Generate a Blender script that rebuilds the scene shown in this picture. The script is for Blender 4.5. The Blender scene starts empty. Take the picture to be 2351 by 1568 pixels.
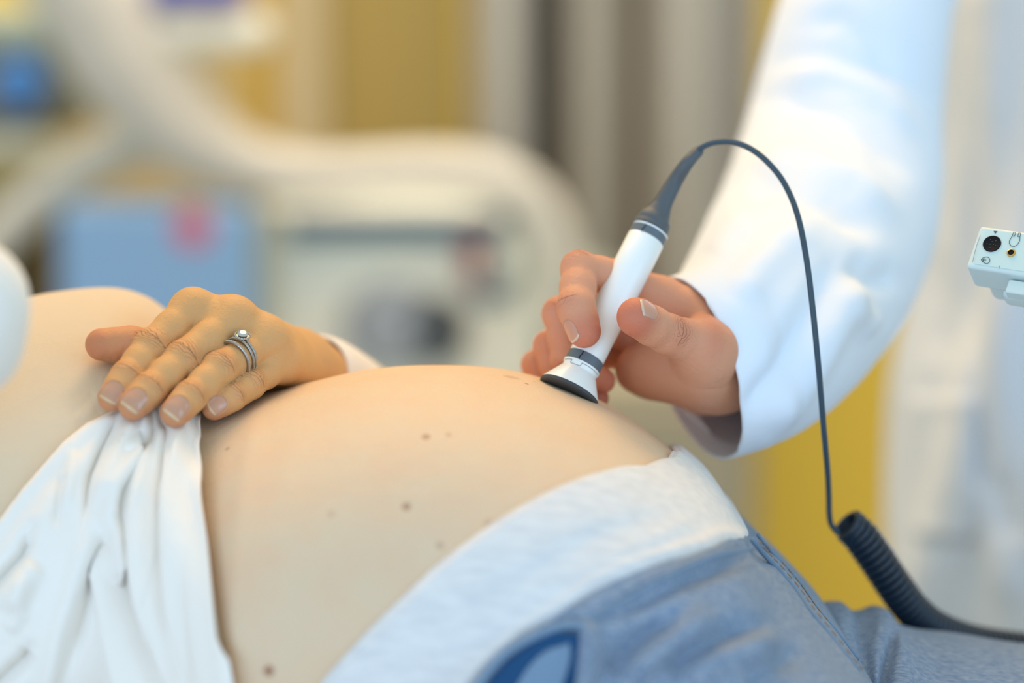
import bpy, bmesh, math, random
import numpy as np
from mathutils import Vector, Matrix, noise
from mathutils.bvhtree import BVHTree

random.seed(4); rng = np.random.default_rng(4)
S = bpy.context.scene; COL = S.collection; R = math.radians

# ------------------------------------------------------------------ camera, world, lights
TILT = R(8); DIST = 1.45; LENS = 85.0; FPX = LENS/36*2351; H0 = 1.05
VIEW = Vector((0, math.cos(TILT), -math.sin(TILT))); UP = Vector((0, math.sin(TILT), math.cos(TILT)))
CAM = -DIST*VIEW + Vector((0, 0, H0))
cd = bpy.data.cameras.new('camera'); cam = bpy.data.objects.new('camera', cd); COL.objects.link(cam)
cam.location = CAM; cam.rotation_euler = (math.pi/2-TILT, 0, 0)
cd.lens = LENS; cd.sensor_width = 36; cd.clip_start = .05
cd.dof.use_dof = True; cd.dof.focus_distance = 1.442; cd.dof.aperture_fstop = 1.6
S.camera = cam
S.view_settings.view_transform = 'Standard'; S.view_settings.look = 'None'
S.view_settings.exposure = 0.06; S.view_settings.gamma = 1; S.view_settings.use_curve_mapping = False
w = bpy.data.worlds.new('world'); S.world = w; w.use_nodes = True
# soft room ambience: cool from the window side (-Y), warmer from the yellow rear of the room
WA = (.88, 1.0, .89); WB = (.85, .98, 1.05); WS = (.68, .76)
wn = w.node_tree; wt_ = wn.nodes.new('ShaderNodeTexCoord'); wx = wn.nodes.new('ShaderNodeSeparateXYZ'); wr = wn.nodes.new('ShaderNodeMapRange'); wm = wn.nodes.new('ShaderNodeMix'); wm.data_type = 'RGBA'
wn.links.new(wt_.outputs['Generated'], wx.inputs[0]); wn.links.new(wx.outputs[1], wr.inputs[0]); wr.inputs[1].default_value = .25; wr.inputs[2].default_value = -.65
wn.links.new(wr.outputs[0], wm.inputs[0]); wm.inputs[6].default_value = (*[c*WS[0] for c in WA], 1); wm.inputs[7].default_value = (*[c*WS[1] for c in WB], 1)
wn.links.new(wm.outputs[2], wn.nodes['Background'].inputs[0]); wn.nodes['Background'].inputs[1].default_value = 1

def area(name, loc, target, size, power, color, sy=None):
    l = bpy.data.lights.new(name, 'AREA'); l.shape = 'RECTANGLE'; l.size = size; l.size_y = sy or size
    l.energy = power; l.color = color
    o = bpy.data.objects.new(name, l); COL.objects.link(o); o.location = loc
    o.rotation_euler = (Vector(target)-Vector(loc)).to_track_quat('-Z', 'Y').to_euler()
    return o
area('window_light', (-1.2, -2.3, .85), (-.1, 0, .9), 1.8, 26, (.42, .66, 1), 1.3)     # daylight window behind the photographer
l1 = area('ceiling_panel_light', (-.1, .85, 2.55), (0, .05, .95), 1.2, 25, (1, .55, .18), .7)   # warm ceiling panel over the couch
l2 = area('ceiling_panel_light', (-.2, 1.75, 2.75), (-.1, 2.5, .6), 2.6, 24, (1, .92, .82), .5)      # panel lighting the rear of the room
l2.data.spread = R(120)
area('window_light', (2.4, -1.7, 1.5), (.5, .5, 1.0), 1.3, 18, (.28, .62, 1), 1.5)       # second window, doctor's side

def at(px, py, Y):
    d = VIEW + Vector(((px-1175.5)/FPX, 0, 0)) + UP*((784-py)/FPX)
    return CAM + d*((Y-CAM.y)/d.y)
VN = np.array(VIEW); UN = np.array(UP); CN = np.array(CAM)
def proj(P):                                   # world points -> photo pixels (to lay folds where the cloth has them)
    q = P-CN; d = q@VN
    return np.stack([1175.5+q[:, 0]/d*FPX, 784-(q@UN)/d*FPX], 1)

# ------------------------------------------------------------------ materials
def mat(name, col, rough=.5, metal=0, sss=0, bump=None, var=None, sheen=0, coat=0, spec=.5, rad=None):
    m = bpy.data.materials.new(name); m.use_nodes = True; nt = m.node_tree; b = nt.nodes['Principled BSDF']
    I = b.inputs
    I['Base Color'].default_value = (*col, 1); I['Roughness'].default_value = rough; I['Metallic'].default_value = metal
    I['Specular IOR Level'].default_value = spec
    if sss:
        I['Subsurface Weight'].default_value = sss; I['Subsurface Radius'].default_value = rad or (1, .35, .15)
        I['Subsurface Scale'].default_value = .006
    if sheen: I['Sheen Weight'].default_value = sheen; I['Sheen Roughness'].default_value = .5
    if coat: I['Coat Weight'].default_value = coat; I['Coat Roughness'].default_value = .1
    tc = nt.nodes.new('ShaderNodeTexCoord')
    def nz(scale, detail=3, vscale=None):
        n = nt.nodes.new('ShaderNodeTexNoise'); n.inputs['Scale'].default_value = scale; n.inputs['Detail'].default_value = detail
        if vscale:
            mp = nt.nodes.new('ShaderNodeMapping'); mp.inputs['Scale'].default_value = vscale
            nt.links.new(tc.outputs['Object'], mp.inputs[0]); nt.links.new(mp.outputs[0], n.inputs['Vector'])
        else: nt.links.new(tc.outputs['Object'], n.inputs['Vector'])
        return n
    if var:                                    # (colour, scale, amount)
        n = nz(var[1], 4, var[3] if len(var) > 3 else None)
        mx = nt.nodes.new('ShaderNodeMix'); mx.data_type = 'RGBA'
        mr = nt.nodes.new('ShaderNodeMapRange'); mr.inputs[1].default_value = .35; mr.inputs[2].default_value = .68; mr.inputs[4].default_value = var[2]
        nt.links.new(n.outputs[0], mr.inputs[0]); nt.links.new(mr.outputs[0], mx.inputs[0])
        mx.inputs[6].default_value = (*col, 1); mx.inputs[7].default_value = (*var[0], 1)
        nt.links.new(mx.outputs[2], I['Base Color']); m['mix'] = mx.name
    if bump:                                   # list of (scale, height_m, mapping)
        prev = None
        for q in bump:
            n = nz(q[0], 3, q[2] if len(q) > 2 else None)
            bp = nt.nodes.new('ShaderNodeBump'); bp.inputs['Distance'].default_value = q[1]; bp.inputs['Strength'].default_value = 1
            nt.links.new(n.outputs[0], bp.inputs['Height'])
            if prev: nt.links.new(prev.outputs[0], bp.inputs['Normal'])
            prev = bp
        nt.links.new(prev.outputs[0], I['Normal']); m['bump'] = prev.name
    return m

def add_nodes(m):
    return m.node_tree, m.node_tree.nodes['Principled BSDF'], m.node_tree.nodes.new

MOLES = []                                     # (point, radius, strength), filled once the torso exists
def skin_material(name, col, red, crease=True, tan=None):
    m = mat(name, col, .56, sss=.22, var=((min(col[0]*1.03, 1), col[1]*.92, col[2]*.88), 38, .6),
            bump=[(900, .00035), (330, .00035), (90, .0006)], spec=.36)
    nt, b, new = add_nodes(m); L = nt.links.new
    mx = nt.nodes[m['mix']]
    if tan:
        ta = new('ShaderNodeAttribute'); ta.attribute_name = 'tan'; m3 = new('ShaderNodeMix'); m3.data_type = 'RGBA'
        L(ta.outputs['Fac'], m3.inputs[0]); L(mx.outputs[2], m3.inputs[6]); m3.inputs[7].default_value = (*tan, 1); mx = m3
    a = new('ShaderNodeAttribute'); a.attribute_name = 'redness'
    m2 = new('ShaderNodeMix'); m2.data_type = 'RGBA'; L(a.outputs['Fac'], m2.inputs[0]); L(mx.outputs[2], m2.inputs[6]); m2.inputs[7].default_value = (*red, 1)
    L(m2.outputs[2], b.inputs['Base Color']); m['last'] = m2.name
    if crease:
        t = new('ShaderNodeAttribute'); t.attribute_name = 'crease_t'; k = new('ShaderNodeAttribute'); k.attribute_name = 'crease_m'
        tc = new('ShaderNodeTexCoord'); n = new('ShaderNodeTexNoise'); n.inputs['Scale'].default_value = 95; n.inputs['Detail'].default_value = 2
        L(tc.outputs['Object'], n.inputs['Vector'])
        ad = new('ShaderNodeMath'); ad.operation = 'MULTIPLY_ADD'; L(n.outputs[0], ad.inputs[0]); ad.inputs[1].default_value = 9; L(t.outputs['Fac'], ad.inputs[2])
        f = new('ShaderNodeMath'); f.operation = 'MULTIPLY'; L(ad.outputs[0], f.inputs[0]); f.inputs[1].default_value = 1.75
        s = new('ShaderNodeMath'); s.operation = 'SINE'; L(f.outputs[0], s.inputs[0])
        ab = new('ShaderNodeMath'); ab.operation = 'ABSOLUTE'; L(s.outputs[0], ab.inputs[0])
        pw = new('ShaderNodeMath'); pw.operation = 'POWER'; L(ab.outputs[0], pw.inputs[0]); pw.inputs[1].default_value = .3
        mu = new('ShaderNodeMath'); mu.operation = 'MULTIPLY'; L(pw.outputs[0], mu.inputs[0]); L(k.outputs['Fac'], mu.inputs[1])
        bp = new('ShaderNodeBump'); bp.inputs['Distance'].default_value = .0011; L(mu.outputs[0], bp.inputs['Height'])
        L(nt.nodes[m['bump']].outputs[0], bp.inputs['Normal']); L(bp.outputs[0], b.inputs['Normal'])
    return m

M = {}
M['skin'] = skin_material('patient_skin', (.75, .575, .395), (.60, .24, .12), tan=(.68, .38, .155))
M['skin2'] = skin_material('doctor_skin', (.68, .33, .20), (.58, .17, .10))
def nail_material(name, col, edge=(.76, .49, .28)):
    m = mat(name, col, .22, sss=.2, coat=.3)
    nt, b, new = add_nodes(m); L = nt.links.new
    a = new('ShaderNodeAttribute'); a.attribute_name = 'nail_edge'
    m2 = new('ShaderNodeMix'); m2.data_type = 'RGBA'; L(a.outputs['Fac'], m2.inputs[0]); m2.inputs[6].default_value = (*col, 1); m2.inputs[7].default_value = (*edge, 1)
    L(m2.outputs[2], b.inputs['Base Color']); return m
M['nail'] = nail_material('nail_rose', (.60, .30, .19))
M['nail2'] = nail_material('nail_pale', (.64, .31, .22), (.74, .52, .40))
M['shirt'] = mat('cream_cotton', (.89, .85, .79), .85, bump=[(1400, .00012), (90, .0006)], sheen=.2, spec=.2)
M['chest_layer'] = mat('beige_knit', (.75, .60, .42), .9, bump=[(1300, .0002), (70, .0006)], sheen=.2, spec=.15)
M['band'] = mat('grey_jersey', (.80, .79, .78), .9, var=((.67, .67, .68), 55, .8, (1, 4, 4)), bump=[(500, .0003, (1, 3, 3)), (60, .0012)], sheen=.3, spec=.2)
M['denim'] = mat('light_denim', (.17, .245, .37), .85, var=((.36, .42, .50), 420, .9, (.4, 2.2, 1)), bump=[(1100, .0005, (.5, 2, 1)), (35, .0015)], spec=.25)
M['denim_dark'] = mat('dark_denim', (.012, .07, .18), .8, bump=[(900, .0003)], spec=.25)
M['seam'] = mat('worn_seam_denim', (.19, .29, .42), .85, bump=[(900, .0004)], spec=.2)
M['thread'] = mat('tan_thread', (.34, .24, .16), .7)
M['coat'] = mat('white_coat_cotton', (.80, .88, .98), .8, bump=[(1200, .0001), (30, .001)], sheen=.15, spec=.2)
M['plastic'] = mat('white_probe_plastic', (.88, .93, .92), .38, coat=.15)
M['band_grey'] = mat('grey_plastic', (.115, .15, .18), .5)
M['rubber'] = mat('grey_rubber', (.088, .105, .12), .55, bump=[(300, .0001)])
M['pad'] = mat('dark_grey_pad', (.055, .058, .066), .6)
M['cable'] = mat('slate_cable', (.035, .07, .10), .5)
M['coil'] = mat('navy_cable', (.008, .024, .048), .35, spec=.6)
M['case'] = mat('pale_green_plastic', (.64, .76, .75), .42)
M['black'] = mat('black_plastic', (.006, .007, .01), .75, spec=.2)
M['ink'] = mat('grey_ink', (.05, .07, .08), .6)
M['brass'] = mat('brass', (.75, .45, .12), .25, 1)
M['silver'] = mat('silver', (.40, .385, .35), .3, 1)
M['gem'] = mat('clear_stone', (.58, .60, .60), .03, .9)
M['wall'] = mat('yellow_paint', (.82, .54, .06), .85, bump=[(200, .0003)])
M['wall2'] = mat('ochre_paint', (.52, .32, .05), .8)
M['tan'] = mat('pale_tan_trim', (.56, .42, .22), .7)
M['curtain'] = mat('grey_curtain', (.42, .39, .33), .9, bump=[(300, .0004)])
M['curtain2'] = mat('brown_curtain', (.24, .16, .085), .9, bump=[(300, .0004)])
M['white_enamel'] = mat('cream_enamel', (.90, .87, .70), .5)
M['arm'] = mat('ivory_paint', (.66, .61, .50), .5)
M['blue_panel'] = mat('blue_grey_panel', (.24, .42, .64), .6)
M['red'] = mat('red_print', (.62, .13, .17), .6)
M['navy'] = mat('navy_trim', (.025, .10, .16), .5)
M['blue'] = mat('blue_knob', (.06, .22, .52), .4)
M['purple'] = mat('violet_panel', (.07, .08, .42), .5)
M['olive'] = mat('olive_grey_housing', (.17, .15, .085), .6)
M['steel'] = mat('brushed_grey', (.42, .44, .46), .35, .5)
M['charcoal'] = mat('charcoal_plastic', (.07, .08, .085), .5)
M['floor'] = mat('grey_vinyl', (.35, .33, .29), .5, var=((.28, .26, .23), 6, .6))
M['couch'] = mat('beige_vinyl', (.60, .52, .40), .5, bump=[(250, .0003)])
M['sage'] = mat('sage_plastic', (.36, .40, .30), .6)

# ------------------------------------------------------------------ object helpers
def tag(o, label=None, cat=None, group=None, kind=None):
    if label: o['label'] = label
    if cat: o['category'] = cat
    if group: o['group'] = group
    if kind: o['kind'] = kind
    return o
def thing(name, label, cat, loc):
    o = bpy.data.objects.new(name, None); COL.objects.link(o); o.location = loc; o.empty_display_size = .02
    return tag(o, label, cat)
def link(name, me, parent=None):
    o = bpy.data.objects.new(name, me); COL.objects.link(o)
    if parent:
        o.parent = parent; pm = Matrix.Identity(4); p = parent
        while p: pm = Matrix.Translation(p.location) @ pm; p = p.parent
        if parent.type == 'EMPTY': o.matrix_parent_inverse = pm.inverted()
    return o
def mesh(name, V, F, m, parent=None, smooth=True, attrs=None, midx=None):
    me = bpy.data.meshes.new(name)
    V = np.asarray(V, dtype=np.float32).reshape(-1, 3)
    if isinstance(F, np.ndarray):
        me.vertices.add(len(V)); me.vertices.foreach_set('co', V.ravel())
        n = len(F); k = F.shape[1]
        me.loops.add(n*k); me.loops.foreach_set('vertex_index', F.astype(np.int32).ravel())
        me.polygons.add(n); me.polygons.foreach_set('loop_start', np.arange(0, n*k, k, dtype=np.int32))
        me.update(calc_edges=True); me.validate()
    else:
        me.from_pydata(V.tolist(), [], F)
    for q in (m if isinstance(m, (list, tuple)) else [m]): me.materials.append(q)
    if midx is not None: me.polygons.foreach_set('material_index', np.asarray(midx, dtype=np.int32))
    me.polygons.foreach_set('use_smooth', [smooth]*len(me.polygons))
    for k, a in (attrs or {}).items():
        at_ = me.attributes.new(k, 'FLOAT', 'POINT'); at_.data.foreach_set('value', np.asarray(a, dtype=np.float32))
    me.update()
    return link(name, me, parent)
def grid_faces(n, k, closed=False):
    i, j = np.meshgrid(np.arange(n-1), np.arange(k if closed else k-1), indexing='ij'); i = i.ravel(); j = j.ravel(); j2 = (j+1) % k
    return np.stack([i*k+j, i*k+j2, (i+1)*k+j2, (i+1)*k+j], 1)
def mod(o, kind, **kw):
    q = o.modifiers.new(kind.lower(), kind)
    for a, b in kw.items(): setattr(q, a, b)
    return q
def rbox(name, c, d, m, parent=None, bev=.01, rot=None, seg=3):
    bm = bmesh.new(); bmesh.ops.create_cube(bm, size=1); bmesh.ops.scale(bm, vec=d, verts=bm.verts)
    if bev: bmesh.ops.bevel(bm, geom=bm.edges[:], offset=bev, segments=seg, profile=.5, affect='EDGES')
    if rot is not None: bmesh.ops.rotate(bm, matrix=rot, verts=bm.verts)
    bmesh.ops.translate(bm, vec=c, verts=bm.verts)
    me = bpy.data.meshes.new(name); bm.to_mesh(me); bm.free(); me.materials.append(m)
    me.polygons.foreach_set('use_smooth', [bev > 0]*len(me.polygons))
    o = link(name, me, parent)
    if bev:
        mod(o, 'WEIGHTED_NORMAL')
    return o
def frame(a):
    a = Vector(a).normalized(); u = a.cross(Vector((0, 0, 1)))
    if u.length < .1: u = a.cross(Vector((1, 0, 0)))
    u.normalize(); return a, u, a.cross(u)
def lathe(name, p, axis, prof, m, parent=None, n=64, caps=True):
    """prof: (distance along the axis, radius)"""
    a, u, v = frame(axis); V = []; 
    for t, r in prof:
        for k in range(n):
            g = 2*math.pi*k/n; V.append(Vector(p)+a*t+(u*math.cos(g)+v*math.sin(g))*r)
    F = grid_faces(len(prof), n, True)[:, ::-1].tolist()
    if caps: F.append(list(range(n))); F.append([(len(prof)-1)*n+k for k in reversed(range(n))])
    o = mesh(name, V, F, m, parent); mod(o, 'EDGE_SPLIT', split_angle=R(40)); return o
def catmull(P, n):
    P = [np.array(p, float) for p in P]; P = [2*P[0]-P[1]]+P+[2*P[-1]-P[-2]]; out = []
    for i in range(1, len(P)-2):
        for k in range(n):
            t = k/n
            out.append(.5*((2*P[i])+(-P[i-1]+P[i+1])*t+(2*P[i-1]-5*P[i]+4*P[i+1]-P[i+2])*t*t+(-P[i-1]+3*P[i]-3*P[i+1]+P[i+2])*t**3))
    out.append(P[-2]); return np.array(out)
def sweep(C, Rr, n=16, caps=True, sq=None, up=None):
    """tube vertices through points C with radii Rr (parallel transport); sq = (a, b) factors"""
    C = np.asarray(C, float); Rr = np.broadcast_to(np.asarray(Rr, float), (len(C),)); V = []
    T = np.gradient(C, axis=0); T /= np.linalg.norm(T, axis=1)[:, None]
    u = np.cross(T[0], up if up is not None else (0, 0, 1)); 
    if np.linalg.norm(u) < .1: u = np.cross(T[0], (1, 0, 0))
    u /= np.linalg.norm(u)
    for i in range(len(C)):
        u = u-T[i]*(u@T[i]); u /= np.linalg.norm(u); v = np.cross(T[i], u)
        g = np.arange(n)*2*np.pi/n
        V.append(C[i]+Rr[i]*(np.cos(g)[:, None]*u*(sq[0] if sq else 1)+np.sin(g)[:, None]*v*(sq[1] if sq else 1)))
    V = np.concatenate(V); F = grid_faces(len(C), n, True).tolist()
    if caps: F.append(list(range(n))[::-1]); F.append([(len(C)-1)*n+k for k in range(n)])
    return V, F
def tube(name, C, Rr, m, parent=None, n=16, **k):
    V, F = sweep(C, Rr, n, **k); return mesh(name, V, F, m, parent)

# distance fields -> skin surface
def smin(a, b, k):
    h = np.maximum(k-np.abs(a-b), 0)/k; return np.minimum(a, b)-h*h*k*.25
class Field:
    def __init__(s, lo, hi, h):
        s.h = h; s.lo = np.array(lo, float); s.n = np.ceil((np.array(hi)-s.lo)/h).astype(int)+1
        s.F = np.full(s.n, .05, np.float32)
        s.ax = [(s.lo[i]+np.arange(s.n[i])*h).astype(np.float32) for i in range(3)]
    def box(s, lo, hi):
        a = np.clip(((lo-s.lo)/s.h).astype(int), 0, s.n-1); b = np.clip(((hi-s.lo)/s.h).astype(int)+2, 1, s.n)
        return tuple(slice(x, y) for x, y in zip(a, b))
    def cone(s, a, b, ra, rb, k=.004, sub=False):
        a = np.array(a, float); b = np.array(b, float); r = max(ra, rb)+k+.004
        sl = s.box(np.minimum(a, b)-r, np.maximum(a, b)+r)
        X = s.ax[0][sl[0]][:, None, None]; Y = s.ax[1][sl[1]][None, :, None]; Z = s.ax[2][sl[2]][None, None, :]
        d = b-a; L2 = max(d@d, 1e-12)
        t = np.clip(((X-a[0])*d[0]+(Y-a[1])*d[1]+(Z-a[2])*d[2])/L2, 0, 1)
        D = np.sqrt((X-a[0]-t*d[0])**2+(Y-a[1]-t*d[1])**2+(Z-a[2]-t*d[2])**2)-(ra+(rb-ra)*t)
        if sub: s.F[sl] = -smin(-s.F[sl], D, k)
        else: s.F[sl] = smin(s.F[sl], D, k)
    def ball(s, a, r, k=.004, sub=False): s.cone(a, a, r, r, k, sub)
    def surface(s):
        F = s.F; n = s.n; ins = F < 0
        c = np.zeros(n-1, np.int8)
        for i in (0, 1):
            for j in (0, 1):
                for k in (0, 1): c += ins[i:n[0]-1+i, j:n[1]-1+j, k:n[2]-1+k]
        act = (c > 0) & (c < 8); idx = np.argwhere(act); ID = np.full(n-1, -1, np.int64); ID[act] = np.arange(len(idx))
        acc = np.zeros((len(idx), 3)); cnt = np.zeros(len(idx))
        cs = [(0, 0, 0), (1, 0, 0), (0, 1, 0), (0, 0, 1), (1, 1, 0), (1, 0, 1), (0, 1, 1), (1, 1, 1)]
        for p in cs:
            for q in cs:
                if sum(q)-sum(p) == 1 and sum(abs(x-y) for x, y in zip(p, q)) == 1:
                    A = F[tuple((idx+p).T)]; B = F[tuple((idx+q).T)]; m = (A < 0) != (B < 0)
                    t = A[m]/(A[m]-B[m]); pp = np.array(p); qq = np.array(q)
                    acc[m] += pp+(qq-pp)*t[:, None]; cnt[m] += 1
        V = s.lo+(idx+acc/cnt[:, None])*s.h; Q = []
        for ax in range(3):
            o = [i for i in range(3) if i != ax]
            sl0 = [slice(None)]*3; sl1 = [slice(None)]*3; sl0[ax] = slice(0, -1); sl1[ax] = slice(1, None)
            cr = ins[tuple(sl0)] != ins[tuple(sl1)]; e = np.argwhere(cr)
            e = e[(e[:, o[0]] > 0) & (e[:, o[1]] > 0) & (e[:, o[0]] < n[o[0]]-1) & (e[:, o[1]] < n[o[1]]-1)]
            up = ins[tuple(e.T)]
            def cell(a, b):
                q = e.copy(); q[:, o[0]] -= a; q[:, o[1]] -= b; return ID[tuple(q.T)]
            q = np.stack([cell(1, 1), cell(0, 1), cell(0, 0), cell(1, 0)], 1)
            flip = up if ax != 1 else ~up
            q[~flip] = q[~flip][:, ::-1]; Q.append(q)
        return V, np.concatenate(Q)

def smooth_verts(V, Q, it=2, f=.5):
    for _ in range(it):
        A = np.zeros_like(V); c = np.zeros(len(V))
        for a, b in ((0, 1), (1, 2), (2, 3), (3, 0)):
            for x, y in ((a, b), (b, a)):
                for d in range(3): A[:, d] += np.bincount(Q[:, x], V[Q[:, y], d], len(V))
                c += np.bincount(Q[:, x], minlength=len(V))
        V = V+(A/np.maximum(c, 1)[:, None]-V)*f
    return V
def sm(x, a, b):
    t = np.clip((x-a)/(b-a), 0, 1); return t*t*(3-2*t)
def vnormals(V, Q):
    n = np.cross(V[Q[:, 2]]-V[Q[:, 0]], V[Q[:, 3]]-V[Q[:, 1]]); N = np.zeros_like(V)
    for k in range(4):
        for d in range(3): N[:, d] += np.bincount(Q[:, k], n[:, d], len(V))
    return N/np.maximum(np.linalg.norm(N, axis=1), 1e-12)[:, None]

def build_hand(fingers, extra, carve, h, pad=.02, dy=0):
    """fingers: dict(j=[(px,py,Y,r)...] from the knuckle to the tip, dors=[vector...] , nail=(w, l, shift)); extra: cones"""
    P = []
    for f in fingers: f['p'] = [np.array(at(q[0], q[1], q[2]+dy)) for q in f['j']]; f['r'] = [q[3] for q in f['j']]; P += f['p']
    for e in extra: P += [np.array(e[0]), np.array(e[1])]
    P = np.array(P); fd = Field(P.min(0)-pad-.012, P.max(0)+pad+.012, h)
    for e in extra: fd.cone(*e[:4], k=e[4])
    for fi, f in enumerate(fingers):
        ff = Field(np.min(f['p'], 0)-.022, np.max(f['p'], 0)+.022, h)
        ff.lo = fd.lo+np.round((ff.lo-fd.lo)/h)*h; ff.ax = [(ff.lo[i]+np.arange(ff.n[i])*h).astype(np.float32) for i in range(3)]
        p, r = f['p'], f['r']
        for i in range(len(p)-1):
            mid = (p[i]+p[i+1])/2; rm = (r[i]+r[i+1])/2*f.get('waist', .995)
            ff.cone(p[i], mid, r[i], rm, .003); ff.cone(mid, p[i+1], rm, r[i+1], .003)
        for i in range(1, len(p)-1):            # knuckle padding on the back of each joint
            d = f['dors'][min(i, len(f['dors'])-1)]; d = np.array(d)/np.linalg.norm(d); f.setdefault('dn', []).append(d)
            ff.ball(p[i]+d*r[i]*.10, r[i]*.92, .004)
        o = np.round((ff.lo-fd.lo)/h).astype(int); e = o+ff.n
        a0 = np.maximum(o, 0); a1 = np.minimum(e, fd.n)
        sl = tuple(slice(x, y) for x, y in zip(a0, a1)); sl2 = tuple(slice(x-q, y-q) for x, y, q in zip(a0, a1, o))
        # fingers stay apart from each other, and melt into the palm near their root
        G = np.meshgrid(*[fd.ax[i][sl[i]] for i in range(3)], indexing='ij', sparse=True)
        dr = np.sqrt(sum((G[i]-p[0][i])**2 for i in range(3)))
        k = np.maximum(f.get('k1', .010)*(1-sm(dr, f.get('web', .014), f.get('web', .014)+.016)), .0012)
        fd.F[sl] = smin(fd.F[sl], ff.F[sl2], k)
    for c in carve: fd.cone(*c[:4], k=c[4], sub=True)
    V, Q = fd.surface(); V = smooth_verts(V, Q, 2)
    N = vnormals(V, Q)
    ct = np.zeros(len(V)); cm = np.zeros(len(V)); red = np.zeros(len(V)); nails = []
    DF_ = []
    for f in fingers:
        p, r = f['p'], f['r']; dm = np.full(len(V), 9.)
        for i in range(len(p)-1):
            ab = p[i+1]-p[i]; t = np.clip((V-p[i])@ab/(ab@ab), 0, 1)
            dm = np.minimum(dm, np.linalg.norm(V-p[i]-t[:, None]*ab, axis=1)-(r[i]+(r[i+1]-r[i])*t))
        DF_.append(dm)
    dmin = np.min(DF_, axis=0)
    for fi, f in enumerate(fingers):
        p, r = f['p'], f['r']; own = 1-sm(DF_[fi]-dmin, .0003, .0022)
        for i in range(1, len(p)):
            tip = i == len(p)-1
            ax = p[i]-p[i-1] if tip else (p[i+1]-p[i-1]); ax /= np.linalg.norm(ax)
            dn = np.array(f['dors'][min(i, len(f['dors'])-1)], float); dn -= ax*(dn@ax); dn /= np.linalg.norm(dn)
            q = V-p[i]; t = q@ax; rad = q-t[:, None]*ax; rl = np.linalg.norm(rad, axis=1); near = rl < r[i]*1.7
            do = (N@dn)
            if not tip:
                ip = f.get('pip', 1); m = np.exp(-(t/(.0058 if i == ip else .0038))**2)*sm(do, .1, .85)*near*(0 if i < ip or f.get('cr', 1) == 0 else (1 if i == ip else .7))
                m = m*own; up_ = m > cm; cm[up_] = m[up_]; lat = np.abs(q@np.cross(ax, dn)); ct[up_] = (np.sqrt(t**2+(.38*lat)**2+.0012**2)*1000*np.sign(t))[up_]
                red = np.maximum(red, own*.34*np.exp(-(t/.007)**2)*sm(do, 0, .8)*near)
            else:
                red = np.maximum(red, own*f.get('tipred', .8)*sm(t, -.014, .004)*(1-sm(np.linalg.norm(q, axis=1), r[i]*1.2, r[i]*2.2)))
        if f.get('allred'):
            for i in range(len(p)-1):
                red = np.maximum(red, own*f['allred']*(1-sm(np.linalg.norm(V-(p[i]+p[i+1])/2, axis=1), .016, .034)))
        if f.get('nail'):
            wN, lN, sh = f['nail']
            ax = p[-1]-p[-2]; ax /= np.linalg.norm(ax); dn = np.array(f['dors'][-1], float); dn -= ax*(dn@ax); dn /= np.linalg.norm(dn)
            sd = np.cross(ax, dn); c = p[-1]+ax*sh
            # bed: press the skin in under the plate, raise a soft fold round it
            q = V-c; u = (q@sd)/(wN/2); v = (q@ax)/(lN/2); fr = (q@dn) > 0
            rr = (np.abs(u)**2.6+np.abs(v)**2.6)**(1/2.6)
            dip = -.0006*(1-sm(rr, .86, 1.02))+.00035*np.exp(-((rr-1.12)/.1)**2)*(v < .6)
            V[fr] += (N*dip[:, None])[fr]
            nails.append((c, ax, dn, sd, wN, lN, r[-1], f.get('nm', 0)))
    bv = BVHTree.FromPolygons(V.tolist(), Q.tolist())
    NV = []; NQ = []; NE = []
    for c, ax, dn, sd, wN, lN, rt, _ in nails:
        nu, nv = 23, 19; g = len(V)+sum(len(x) for x in NV); pts = []; ed = []
        for j in range(nv):
            for i in range(nu):
                u = -1+2*i/(nu-1); v = -1+2*j/(nv-1)
                # round the square grid into a nail outline
                uu = u*math.sqrt(1-.48*v*v) if v < 0 else u*math.sqrt(1-.20*v*v); vv = v*math.sqrt(1-.44*u*u)
                a = uu*R(52); R1 = wN/2/math.sin(R(52))
                pt = c+ax*(vv*lN/2)+sd*(math.sin(a)*R1)+dn*.02
                hit = bv.ray_cast(Vector(pt), Vector(-dn), .05)[0]
                base = np.array(hit) if hit else pt-dn*(.02-rt)
                e = max(abs(u), -v); rise = .0006-.0006*max(0, (e-.75)/.25)**2+(.0004*max(0, v-.5))
                pts.append(base+dn*rise); ed.append(1.0 if v > .87 else max(0, (v-.80)/.07))
        pts = np.array(pts); P2 = pts.reshape(nv, nu, 3).copy()
        for _ in range(5):                      # plate smoother than the skin beneath
            h_ = (P2@dn); hs = h_.copy(); hs[1:-1, 1:-1] = (h_[:-2, 1:-1]+h_[2:, 1:-1]+h_[1:-1, :-2]+h_[1:-1, 2:])/4
            P2 += (hs-h_)[..., None]*dn
        pts = P2.reshape(-1, 3)
        under = pts-dn*.0012
        fq = grid_faces(nv, nu); NV.append(pts); NQ.append(fq+g); NE.append(ed)
        rim = [i for i in range(nu)]+[j*nu+nu-1 for j in range(1, nv)]+[(nv-1)*nu+i for i in range(nu-2, -1, -1)]+[j*nu for j in range(nv-2, 0, -1)]
        NV.append(under); g2 = g+len(pts); NE.append([x*.6 for x in ed])
        NQ.append(np.array([[g+rim[i], g2+rim[i], g2+rim[(i+1) % len(rim)], g+rim[(i+1) % len(rim)]] for i in range(len(rim))]))
    nq = len(Q); nvv = len(V)
    if NV:
        V = np.concatenate([V]+NV); Q = np.concatenate([Q]+NQ)
    z = np.zeros(len(V)-nvv)
    at_ = dict(crease_t=np.concatenate([ct, z]), crease_m=np.concatenate([cm, z]), redness=np.concatenate([red, z]),
               nail_edge=np.concatenate([np.zeros(nvv)]+[np.array(x) for x in NE]) if NE else np.zeros(nvv))
    mi = np.zeros(len(Q), int); mi[nq:] = 1
    return V, Q, at_, mi

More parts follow.
